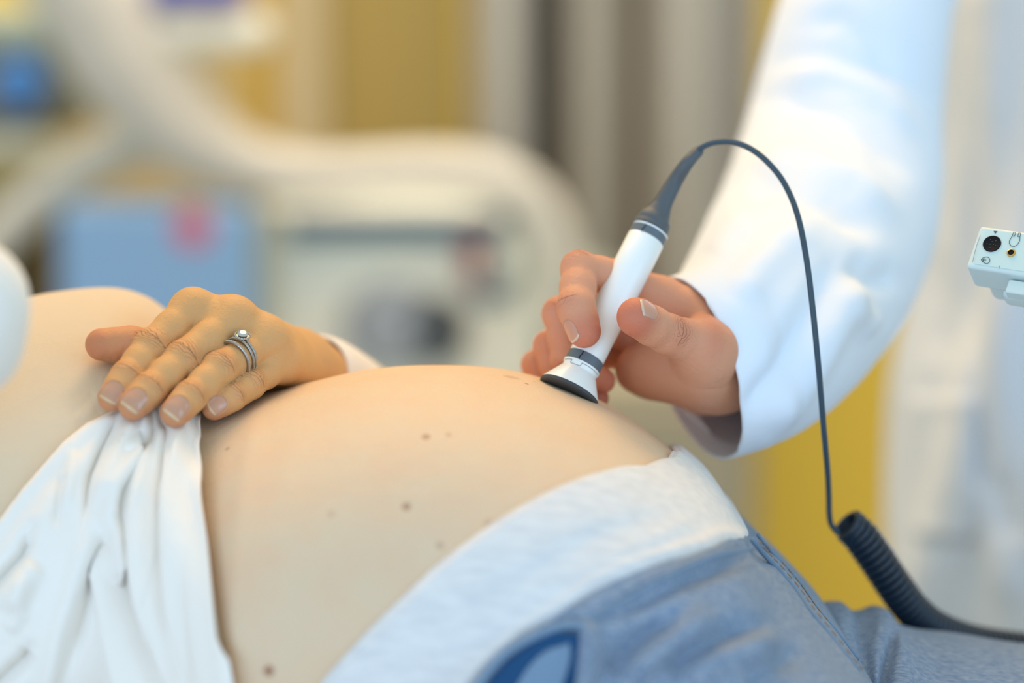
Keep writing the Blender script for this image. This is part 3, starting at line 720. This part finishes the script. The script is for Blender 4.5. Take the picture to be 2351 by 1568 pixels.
lathe('barrel', tuple(pa(.0012)), axp, [(0, .0106), (.0003, .0111), (.012, .0111), (.035, .0114), (.060, .0117), (L0-.0059, .0117), (L0-.0054, .0113)], M['plastic'], probe)
lathe('grey_ring', tuple(pa(L0-.0045)), axp, [(-.0001, .0113), (.0002, .0117), (.0053, .0117), (.0055, .0113)], M['band_grey'], probe)
lathe('white_ring', tuple(pa(L0+.0008)), axp, [(0, .0112), (.0002, .0117), (.0012, .0117), (.0014, .0112)], M['plastic'], probe)
# latch notches and the snap tabs of the collar
tocam = (CAM-pa(0)).normalized(); tocam = (tocam-axp*tocam.dot(axp)).normalized(); pside = axp.cross(tocam)
if pside.x < 0: pside = -pside
def on_probe(d, ang, r): return pa(d)+(tocam*math.cos(ang)+pside*math.sin(ang))*r
for d0, d1, ang, r in ((-.0050, .0012, R(-19), .01155), (L0-.0045, L0+.0008, R(-24), .01175)):
    tube('notch', [on_probe(d0+(d1-d0)*q, ang+(.05 if q > .5 else 0), r) for q in (0, .45, .55, 1)], .00030, M['black'], probe, 8)
def arc(d, a0, a1): return [(R(a0+(a1-a0)*q/6), d) for q in range(7)]
for P_ in (arc(-.0063, -80, -40), [(R(-40), -.0063), (R(-41), -.0082)]+arc(-.0086, -38, -8)+[(R(-5), -.0080), (R(-4), -.0063)], arc(-.0063, -4, 70)):
    tube('tab_line', [on_probe(d_, a_, .01112) for a_, d_ in P_], .00015, M['ink'], probe, 6)
SR = [(at(1490, 531, .0365), .0116), (at(1497, 517, .039), .0114), (at(1503, 503, .040), .0107), (at(1511, 489, .041), .0082), (at(1521, 470, .042), .0062), (at(1533, 447, .043), .0055),
      (at(1552, 413, .044), .0049), (at(1575, 378, .040), .0042), (at(1590, 360, .042), .0038), (at(1604, 346, .0445), .0034), (at(1607, 343, .043), .0018)]
SR = [(p+(p-CAM)*(DP/(p.y-CAM.y)), r) for p, r in SR]; C = catmull([p for p, r in SR], 6); rr_ = np.interp(np.arange(len(C))/6, range(len(SR)), [r for p, r in SR])
tube('strain_relief', C, rr_, M['rubber'], probe, 40)
CB = [(1600, 349, .043), (1612, 338, .044), (1640, 327, .044), (1680, 326, .043), (1722, 341, .042), (1762, 372, .040), (1800, 420, .038), (1830, 490, .030), (1850, 585, .022), (1865, 700, .018), (1878, 830, .018),
      (1891, 980, .030), (1900, 1080, .046), (1903, 1140, .058), (1904, 1180, .064), (1909, 1205, .068), (1924, 1224, .071)]
C = catmull([at(q[0], q[1], q[2]+DP*max(0, 1-i_/8)) for i_, q in enumerate(CB)], 10); tube('cable', C, .00185, M['cable'], probe, 16)
AX = catmull([at(*q) for q in ((1945, 1203, .078), (1972, 1228, .079), (2010, 1280, .081), (2050, 1340, .085), (2095, 1400, .093), (2150, 1444, .105), (2230, 1474, .125), (2330, 1490, .135), (2450, 1500, .14))], 60)
Ls = np.concatenate([[0], np.cumsum(np.linalg.norm(np.diff(AX, axis=0), axis=1))]); tot = Ls[-1]; pitch = .0049
T = np.gradient(AX, axis=0); T /= np.linalg.norm(T, axis=1)[:, None]; H = []; s_ = 0; N_ = int(tot/pitch*20)
for q in range(N_):
    s0 = tot*q/N_; c_ = np.array([np.interp(s0, Ls, AX[:, i]) for i in range(3)]); t_ = np.array([np.interp(s0, Ls, T[:, i]) for i in range(3)]); t_ /= np.linalg.norm(t_)
    u = np.cross(t_, (0, 1, 0)); u /= np.linalg.norm(u); v = np.cross(t_, u)
    r_ = .0100 if s0 > .012 else .0095; g_ = 2*math.pi*(s0-.0012*math.exp(-s0/.006)*3)/pitch+2.0
    H.append(c_+(u*math.cos(g_)+v*math.sin(g_))*r_)
tube('coiled_cable', np.array(H), .0022, M['coil'], probe, 8)

# ------------------------------------------------------------------ doctor
doc = thing('person', 'doctor in a white coat leaning in and holding a probe on the belly', 'person', tuple(at(2560, 1400, .75)))
df = [
 dict(j=[(1512, 688, .046, .0118), (1420, 640, .034, .0114), (1331, 618, .018, .0108), (1323, 704, -.006, .0110), (1341, 760, -.013, .0103)], pip=2, waist=.99, dors=[(.1, .2, 1), (.0, .0, 1), (-.7, 0, .7), (-.9, -.35, 0), (-.82, -.56, -.05)], nail=(.0108, .0138, -.0008), k1=.012, nm=1, tipred=.75),
 dict(pip=2, j=[(1500, 720, .062, .0115), (1395, 690, .058, .0108), (1285, 722, .044, .0103), (1302, 828, .034, .0094), (1384, 874, .034, .0078)], dors=[(.1, .2, 1), (0, 0, 1), (-.8, 0, .6), (-.8, -.3, -.5), (.2, -.5, -.8)], k1=.012, tipred=.8, allred=.12),
 dict(pip=2, j=[(1495, 760, .078, .0110), (1370, 760, .074, .0105), (1262, 796, .056, .0097), (1282, 878, .046, .0090), (1372, 913, .046, .0072)], dors=[(.1, .2, 1), (0, 0, 1), (-.8, 0, .6), (-.8, -.3, -.5), (.2, -.5, -.8)], k1=.012, tipred=.8, allred=.12),
 dict(pip=2, j=[(1490, 800, .090, .0100), (1360, 820, .086, .0095), (1232, 838, .066, .0088), (1250, 900, .058, .0080), (1330, 930, .060, .0066)], dors=[(.1, .2, 1), (0, 0, 1), (-.8, 0, .6), (-.8, -.3, -.5), (.2, -.5, -.8)], k1=.012, tipred=.8, allred=.12),
 dict(pip=2, j=[(1625, 805, .010, .0150), (1600, 790, .004, .0138), (1532, 768, -.008, .0118), (1461, 728, -.0270, .0118)], dors=[(.3, -.4, .8), (.3, -.5, .8), (.3, -.6, .75), (.95, -.12, .28)], nail=(.0130, .0135, .0004), k1=.014, web=.02, nm=1, tipred=.8),
]
def A_(x, y, Y): return np.array(at(x, y, Y+DP))
wA = A_(1640, 800, .055); wB = A_(1655, 850, .045); fA = A_(1800, 760, .17)
ex = [(A_(1512, 690, .046), wA, .0125, .0210, .012), (A_(1500, 722, .062), A_(1640, 830, .070), .0120, .0220, .012), (A_(1495, 762, .078), A_(1630, 860, .075), .0115, .0210, .012),
      (A_(1490, 800, .088), A_(1610, 880, .070), .0110, .0190, .012),
      (A_(1605, 718, .040), A_(1550, 702, .040), .0110, .0110, .014), (A_(1625, 740, .030), A_(1600, 710, .042), .0120, .0110, .012),
      (A_(1625, 805, .012), wB, .0165, .0240, .012), (A_(1610, 850, .018), A_(1500, 850, .048), .0160, .0150, .016),
      (A_(1600, 870, .030), A_(1460, 850, .060), .0150, .0130, .016), (A_(1560, 770, .055), A_(1600, 850, .050), .0150, .0170, .016),
      (wA, fA, .0215, .029, .014), (wB, fA+np.array((.0, -.004, -.006)), .0250, .030, .014)]
V, Q, at2, mi = build_hand(df, ex, [], .0007, dy=DP)
mesh('body', V, Q, [M['skin2'], M['nail2']], doc, attrs=at2, midx=mi)

# white coat: sleeve with open cuff, then the coat body
SP = [(1600, 846, .078, .0590), (1668, 822, .087, .0600), (1736, 780, .115, .0640), (1800, 700, .165, .0700), (1858, 600, .245, .0760), (1900, 500, .315, .0780), (1925, 390, .36, .0760), (1945, 250, .39, .0700), (1968, 120, .40, .0660), (1992, 0, .42, .0630), (2025, -140, .44, .068), (2080, -300, .47, .075), (2200, -380, .55, .08)]
C = catmull([at(*q[:3]) for q in SP], 24); rr_ = np.interp(np.arange(len(C))/24, range(len(SP)), [q[3] for q in SP])
V, F = sweep(C, rr_, 160, caps=False); cn = np.repeat(C, 160, 0); Nn = V-cn; Nn /= np.linalg.norm(Nn, axis=1)[:, None]
vis = sm(-Nn@VN, -.1, .3)
KF = [FO([(1690, 700), (1740, 620), (1800, 560), (1900, 520)], 6, 40), FO([(1700, 960), (1790, 850), (1870, 700), (1930, 560)], -8, 30), FO([(1760, 1000), (1850, 860), (1930, 720), (1990, 580)], 8, 34),
      FO([(1700, 440), (1780, 430), (1900, 470), (2030, 560)], -9, 28), FO([(1720, 380), (1830, 370), (1960, 420), (2080, 520)], 8, 30), FO([(1770, 240), (1880, 250), (2000, 320), (2110, 430)], -7, 28),
      FO([(1790, 180), (1900, 170), (2030, 230), (2120, 330)], 6, 30), FO([(2060, 640), (1990, 640), (1930, 600)], -7, 30), FO([(2010, 760), (1960, 720), (1920, 660)], 5, 30),
      FO([(1850, 60), (1930, 40), (2000, 100), (2060, 220)], -5, 26), FO([(1640, 600), (1670, 540), (1720, 480)], 4, 30)]
V = V+Nn*1.05*folds(V, vis, KF)[:, None]
cx = [(-420, 2230), (-250, 2165), (0, 2142), (300, 2160), (500, 2158), (700, 2132), (900, 2092), (1100, 2076), (1300, 2062), (1400, 2068), (1450, 2090), (1478, 2140)]
YC = .74; rows = 220; kk = 200
tz_ = np.linspace(0, 1, rows); py_ = -420+(1478+420)*tz_; lx = np.interp(py_, [q[0] for q in cx], [q[1] for q in cx])
lx = np.convolve(np.pad(lx, 8, 'edge'), np.ones(17)/17, 'valid')
VV = []; hw = .175
for i in range(rows):
    p = at(lx[i], py_[i], YC-.02); g = np.linspace(0, 2*math.pi, kk, endpoint=False)
    fl = .010*np.sin(7*g+1.5*py_[i]/400)*sm(np.array(py_[i]), 200, 1000)+.004*np.sin(13*g+py_[i]/150)
    VV.append(np.stack([p.x+hw-(hw+fl)*np.cos(g), YC-(.20+fl)*np.sin(g), np.full(kk, p.z)], 1))
VV = np.concatenate(VV); cc = np.stack([np.repeat([at(lx[i], py_[i], YC).x+hw for i in range(rows)], kk), np.full(len(VV), YC), VV[:, 2]], 1)
NN = VV-cc; NN /= np.linalg.norm(NN, axis=1)[:, None]
BFo = [FO([(2235, 60), (2240, 500), (2245, 900), (2240, 1460)], -7, 22), FO([(2290, 0), (2300, 500), (2320, 1000), (2330, 1500)], 9, 45), FO([(2190, 900), (2150, 1100), (2130, 1300)], -8, 34),
       FO([(2250, 1080), (2290, 1250), (2330, 1420)], 8, 30), FO([(2300, 1080), (2340, 1260)], -7, 30), FO([(2130, 560), (2160, 700), (2150, 860)], -8, 30)]
VV += NN*folds(VV, sm(-NN[:, 1], -.1, .3), BFo)[:, None]
coat = mesh('coat', VV, grid_faces(rows, kk, True), M['coat'], doc); mod(coat, 'SOLIDIFY', thickness=.003)
slv = mesh('sleeve', V, F, M['coat'], coat); mod(slv, 'SOLIDIFY', thickness=.0016, offset=1)
cb = BVHTree.FromPolygons(VV.tolist(), grid_faces(rows, kk, True).tolist())
pkt = []
for j in range(14):
    for i in range(14):
        q = (2096+150*i/13+6*j/13, 905+330*j/13); d_ = (at(*q, 0)-CAM).normalized(); h_ = cb.ray_cast(CAM, d_, 5)[0] or at(*q, YC-.1)
        pkt.append(np.array(h_)+np.array((-.003, -.006, 0)))
o = mesh('coat_pocket', pkt, grid_faces(14, 14), M['coat'], coat); mod(o, 'SOLIDIFY', thickness=.004, offset=0)
# legs under the coat so that the doctor stands on the floor
for dy in (-.09, .09):
    pz = at(2200, 1478, YC).z; xk = at(2062, 1300, YC).x+hw
    tube('trouser_leg', [(xk, YC+dy, pz+.06), (xk, YC+dy, .5), (xk, YC+dy, .07)], [.085, .065, .06], M['coat'], doc, 32)
    rbox('shoe', (xk-.05, YC+dy, .045), (.27, .095, .09), M['white_enamel'], doc, .03)

# ------------------------------------------------------------------ doppler unit at the right edge
e1 = np.array((.86, -.5, -.09)); e1 /= np.linalg.norm(e1); e2 = np.array((-.30, -.50, -.81)); e2 -= e1*(e1@e2); e2 /= np.linalg.norm(e2); e3 = np.cross(e1, e2)
if e3[1] < 0: e3 = -e3
TL = np.array(at(2250, 517, .02)); RM = Matrix((e1, e3, -e2)).transposed()
unit = thing('doppler_monitor', 'pale green doppler unit with round black socket, at the right edge of the picture', 'medical device', tuple(TL))
HH = .0295; WD = .115; DD = .024
def ub(name, x, y, z, dx, dy, dz, m, bev):   # local frame: along the face, into the case, down the face
    c_ = TL+e1*(x+dx/2)+e3*(y+dy/2)+e2*(z+dz/2)
    return rbox(name, tuple(c_), (dx, dy, dz), m, unit, bev, RM)
ub('case', 0, 0, 0, WD, DD, HH, M['case'], .0022)
ub('back_shell', .004, DD-.004, .002, WD-.008, .03, HH-.008, M['case'], .004)
ub('face_plate', .0045, -.0004, .0022, .035, .0012, HH-.0048, mat('mint_label', (.57, .74, .73), .5), .0003)
def fp(px, py, out=.0006):
    d_ = np.array((at(px, py, 0)-CAM).normalized()); t_ = ((TL-CN)@e3)/(d_@e3); return CN+d_*t_-e3*out
def disc(name, c_, r, m, dep=.0012, n=48, prof=None): return lathe(name, tuple(c_), -e3, prof or [(-dep, r), (0, r), (0, r*.6)], m, unit, n)
c_ = fp(2278, 561, .0002); rs = .0055
lathe('socket', tuple(c_), -e3, [(-.004, rs*.86), (-.0035, rs), (.0008, rs), (.0010, rs*.93), (.0008, rs*.88), (.0007, .0002)], M['black'], unit, 48, caps=False)
V, F = beads([c_-e3*(.0008)+(e1*math.cos(q)+e2*math.sin(q))*r_ for r_, n_ in ((.0029, 5), (.0012, 3)) for q in np.arange(n_)*2*np.pi/n_+.4], .00038); mesh('socket_pins', V, F, M['charcoal'], unit)
c_ = fp(2322, 582, .0002)
lathe('jack', tuple(c_), -e3, [(-.002, .0026), (.0010, .0026), (.0012, .0022), (.0012, .0018), (.0006, .0017)], M['brass'], unit, 32, caps=False)
disc('jack_hole', c_-e3*.0008, .00172, M['black'])
def ink(pts, r=.00016, closed=False):
    P = [fp(2100+x/5.227, 450+y/5.227, .0007) for x, y in pts]; tube('printed_mark', P, r, M['ink'], unit, 6)
ink([(865+40*math.cos(q), 777+40*math.sin(q)) for q in np.linspace(0, 2*math.pi, 25)]); ink([(862, 775), (800, 770)]); ink([(828, 742), (800, 770), (822, 800)])
ink([(1170, 490), (1140, 540), (1138, 580), (1165, 608), (1200, 612), (1235, 590), (1262, 545), (1266, 500)])
ink([(1190, 442), (1215, 448), (1198, 492), (1172, 486), (1190, 442)]); ink([(1250, 450), (1275, 452), (1266, 498), (1238, 494), (1250, 450)])
tr = [fp(2100+x/5.227, 450+y/5.227, .0006) for x, y in ((950, 425), (995, 428), (966, 460))]; mesh('printed_mark', tr+[q+e3*.0008 for q in tr], [[0, 1, 2], [0, 3, 4, 1], [1, 4, 5, 2], [2, 5, 3, 0], [5, 4, 3]], M['ink'], unit, smooth=False)
ink([(700, 795), (720, 700), (750, 590), (790, 480)], .0001)
ink([(1018, 842), (1014, 880)], .00012)
ub('clip', .0265, .004, HH+.0015, .035, .008, .009, M['case'], .0012)
ub('clip', .018, .022, HH-.004, .05, .014, .008, M['case'], .004)
# the stand that carries the unit, just beyond the frame
sx = TL+e1*WD+e3*.01+e2*.012
stand = thing('unit_stand', 'grey pole stand carrying the doppler unit, beyond the right edge', 'stand', (sx[0]+.16, .46, 0))
tube('pole', [(sx[0]+.16, .46, .02), (sx[0]+.16, .46, .6), (sx[0]+.16, .46, sx[2]+.02)], .010, M['steel'], stand, 24)
tube('arm', [tuple(sx-e1*.004), (sx[0]+.05, sx[1]+.02, sx[2]), (sx[0]+.12, .25, sx[2]), (sx[0]+.16, .46, sx[2])], .006, M['steel'], stand, 16)
tube('base', [(sx[0]+.16, .46, 0), (sx[0]+.16, .46, .02)], [.13, .12], M['charcoal'], stand, 48)

# ------------------------------------------------------------------ couch
bx0 = at(-700, 0, 0).x; bx1 = at(3600, 0, 0).x
couch = thing('examination_couch', 'beige padded examination couch under the patient', 'couch', ((bx0+bx1)/2, 0, 0))
rbox('mattress', ((bx0+bx1)/2, 0, BED-.052), (bx1-bx0, .62, .10), M['couch'], couch, .025)
rbox('frame', ((bx0+bx1)/2, 0, BED-.13), (bx1-bx0-.06, .56, .05), M['steel'], couch, .008)
for x in (bx0+.12, bx1-.12):
    for y in (-.22, .22): rbox('leg', (x, y, (BED-.155)/2), (.05, .05, BED-.155), M['steel'], couch, .006)

# ------------------------------------------------------------------ blurred equipment behind
BY = .6
def ab(x, y, Y): return at(x, y, Y+BY)
def lathe_b(n, p, a, prof, m, par, k): return lathe(n, p, a, [(t*1.2, r*1.22) for t, r in prof], m, par, k)
def pxbox(name, x0, x1, y0, y1, Y, dep, m, parent, bev=.012): return quadbox(name, x0, x1, y0, y1, Y+BY, dep, m, parent, bev)
Yb = 1.25
a_ = ab(360, 1500, Yb); cab = thing('medical_cabinet', 'blue grey equipment cabinet with a red round mark, at the left behind the raised hand', 'cabinet', (a_.x, Yb+BY, 0))
q1 = ab(128, 468, Yb); q2 = ab(585, 900, Yb)
rbox('body', ((q1.x+q2.x)/2, Yb+BY+.05, q1.z/2), (q2.x-q1.x, .10, q1.z), M['blue_panel'], cab, .02)
lathe_b('red_emblem', tuple(ab(443, 522, Yb+.002)), (0, -1, 0), [(-.002, .022), (.003, .022), (.003, .012), (.0025, .012)], M['red'], cab, 32)
machine = thing('treatment_machine', 'large cream machine with navy trim and round drum, behind the belly', 'medical machine', (ab(900, 900, 1.4).x, 1.45+BY, 0))
q1 = ab(590, 448, 1.38); q2 = ab(1245, 900, 1.38)
rbox('housing', ((q1.x+q2.x)/2, 1.38+BY+.16, q1.z/2+.0), (q2.x-q1.x, .32, q1.z), M['white_enamel'], machine, .03)
pxbox('trim_stripe', 660, 1170, 493, 552, 1.372, .02, M['navy'], machine, .004)
q1 = ab(1245, 640, 1.45); q2 = ab(1420, 900, 1.45)
rbox('side_housing', ((q1.x+q2.x)/2, 1.45+BY+.12, q1.z/2), (q2.x-q1.x, .24, q1.z), M['sage'], machine, .02)
lathe_b('drum', tuple(ab(890, 745, 1.372)), (.25, -1, .1), [(-.03, .052), (.030, .052), (.040, .044), (.042, .02)], M['steel'], machine, 48)
lathe_b('drum_cap', tuple(ab(985, 755, 1.372)), (.4, -1, 0), [(-.03, .040), (.022, .040), (.028, .03)], M['charcoal'], machine, 48)
pxbox('red_switch', 1062, 1112, 545, 655, 1.365, .02, mat('maroon_plastic', (.32, .06, .045), .5), machine, .004)
lathe_b('dial', tuple(ab(1150, 605, 1.37)), (0, -1, 0), [(-.01, .020), (.014, .020), (.016, .014)], M['white_enamel'], machine, 32)
pxbox('vent', 1090, 1170, 640, 700, 1.368, .02, M['navy'], machine, .01)
pxbox('vent', 1100, 1200, 560, 650, 1.374, .012, mat('teal_grey', (.06, .11, .12), .5), machine, .01)
# swan-neck arm
arm = thing('equipment_arm', 'thick cream swan neck arm rising to the upper left and arching over the machine', 'equipment arm', tuple(ab(1290, 760, 1.33)))
AP = [(150, -160, 1.30, .075), (235, 0, 1.30, .075), (310, 150, 1.30, .068), (420, 290, 1.30, .052), (560, 375, 1.30, .036), (700, 402, 1.30, .027), (850, 395, 1.30, .025), (1000, 390, 1.30, .026), (1120, 405, 1.30, .027), (1215, 455, 1.30, .026),
      (1275, 540, 1.30, .022), (1290, 650, 1.30, .020), (1270, 760, 1.31, .018)]
C = catmull([ab(*q[:3]) for q in AP], 12); rr_ = np.interp(np.arange(len(C))/12, range(len(AP)), [q[3]*1.22 for q in AP])
tube('arm_tube', C, rr_, M['arm'], arm, 40)
tube('support_leg', catmull([ab(*q) for q in ((330, 330, 1.42), (220, 370, 1.42), (110, 440, 1.42), (0, 540, 1.42), (-120, 660, 1.42))], 8), .030, M['arm'], arm, 24)
pxbox('lamp_tray', 290, 610, 30, 118, 1.24, .12, M['white_enamel'], arm, .02)
pxbox('violet_panel', 345, 560, -60, 14, 1.22, .05, M['purple'], arm, .012)
mon = thing('wall_housing', 'olive grey housing with a blue knob at the upper left', 'medical device', tuple(ab(40, 300, 1.5)))
pxbox('housing', -160, 185, 118, 300, 1.5, .12, M['olive'], mon, .02)
pxbox('top_cover', -160, 130, 20, 122, 1.49, .13, M['sage'], mon, .02)
pxbox('lower_housing', -160, 108, 500, 760, 1.6, .1, mat('dark_olive', (.085, .055, .012), .7), mon, .015)
pxbox('side_plate', -160, 160, 348, 505, 1.7, .05, mat('dull_tan', (.36, .29, .12), .7), mon, .01)
pxbox('foot', -160, 110, 296, 350, 1.52, .1, M['white_enamel'], mon, .015)
lathe_b('blue_knob', tuple(ab(50, 192, 1.49)), (0, -1, 0), [(-.01, .030), (.030, .030), (.036, .022)], M['blue'], mon, 40)
low = thing('low_cupboard', 'beige grey cupboard under the doctor\'s cuff, in front of the yellow wall', 'cupboard', (at(1560, 900, 1.7).x, 1.8, 0))
q1 = at(1300, 880, 1.76); q2 = at(1715, 1568, 1.76)
rbox('body', ((q1.x+q2.x)/2, 1.76+.09, q1.z/2), (q2.x-q1.x, .18, q1.z), mat('taupe_board', (.36, .31, .20), .7), low, .01)
for z0, z1 in ((.08, .40), (.42, q1.z-.03)): rbox('door', ((q1.x+q2.x)/2, 1.752, (z0+z1)/2), (q2.x-q1.x-.02, .02, z1-z0), mat('taupe_door', (.38, .33, .22), .7), low, .004)
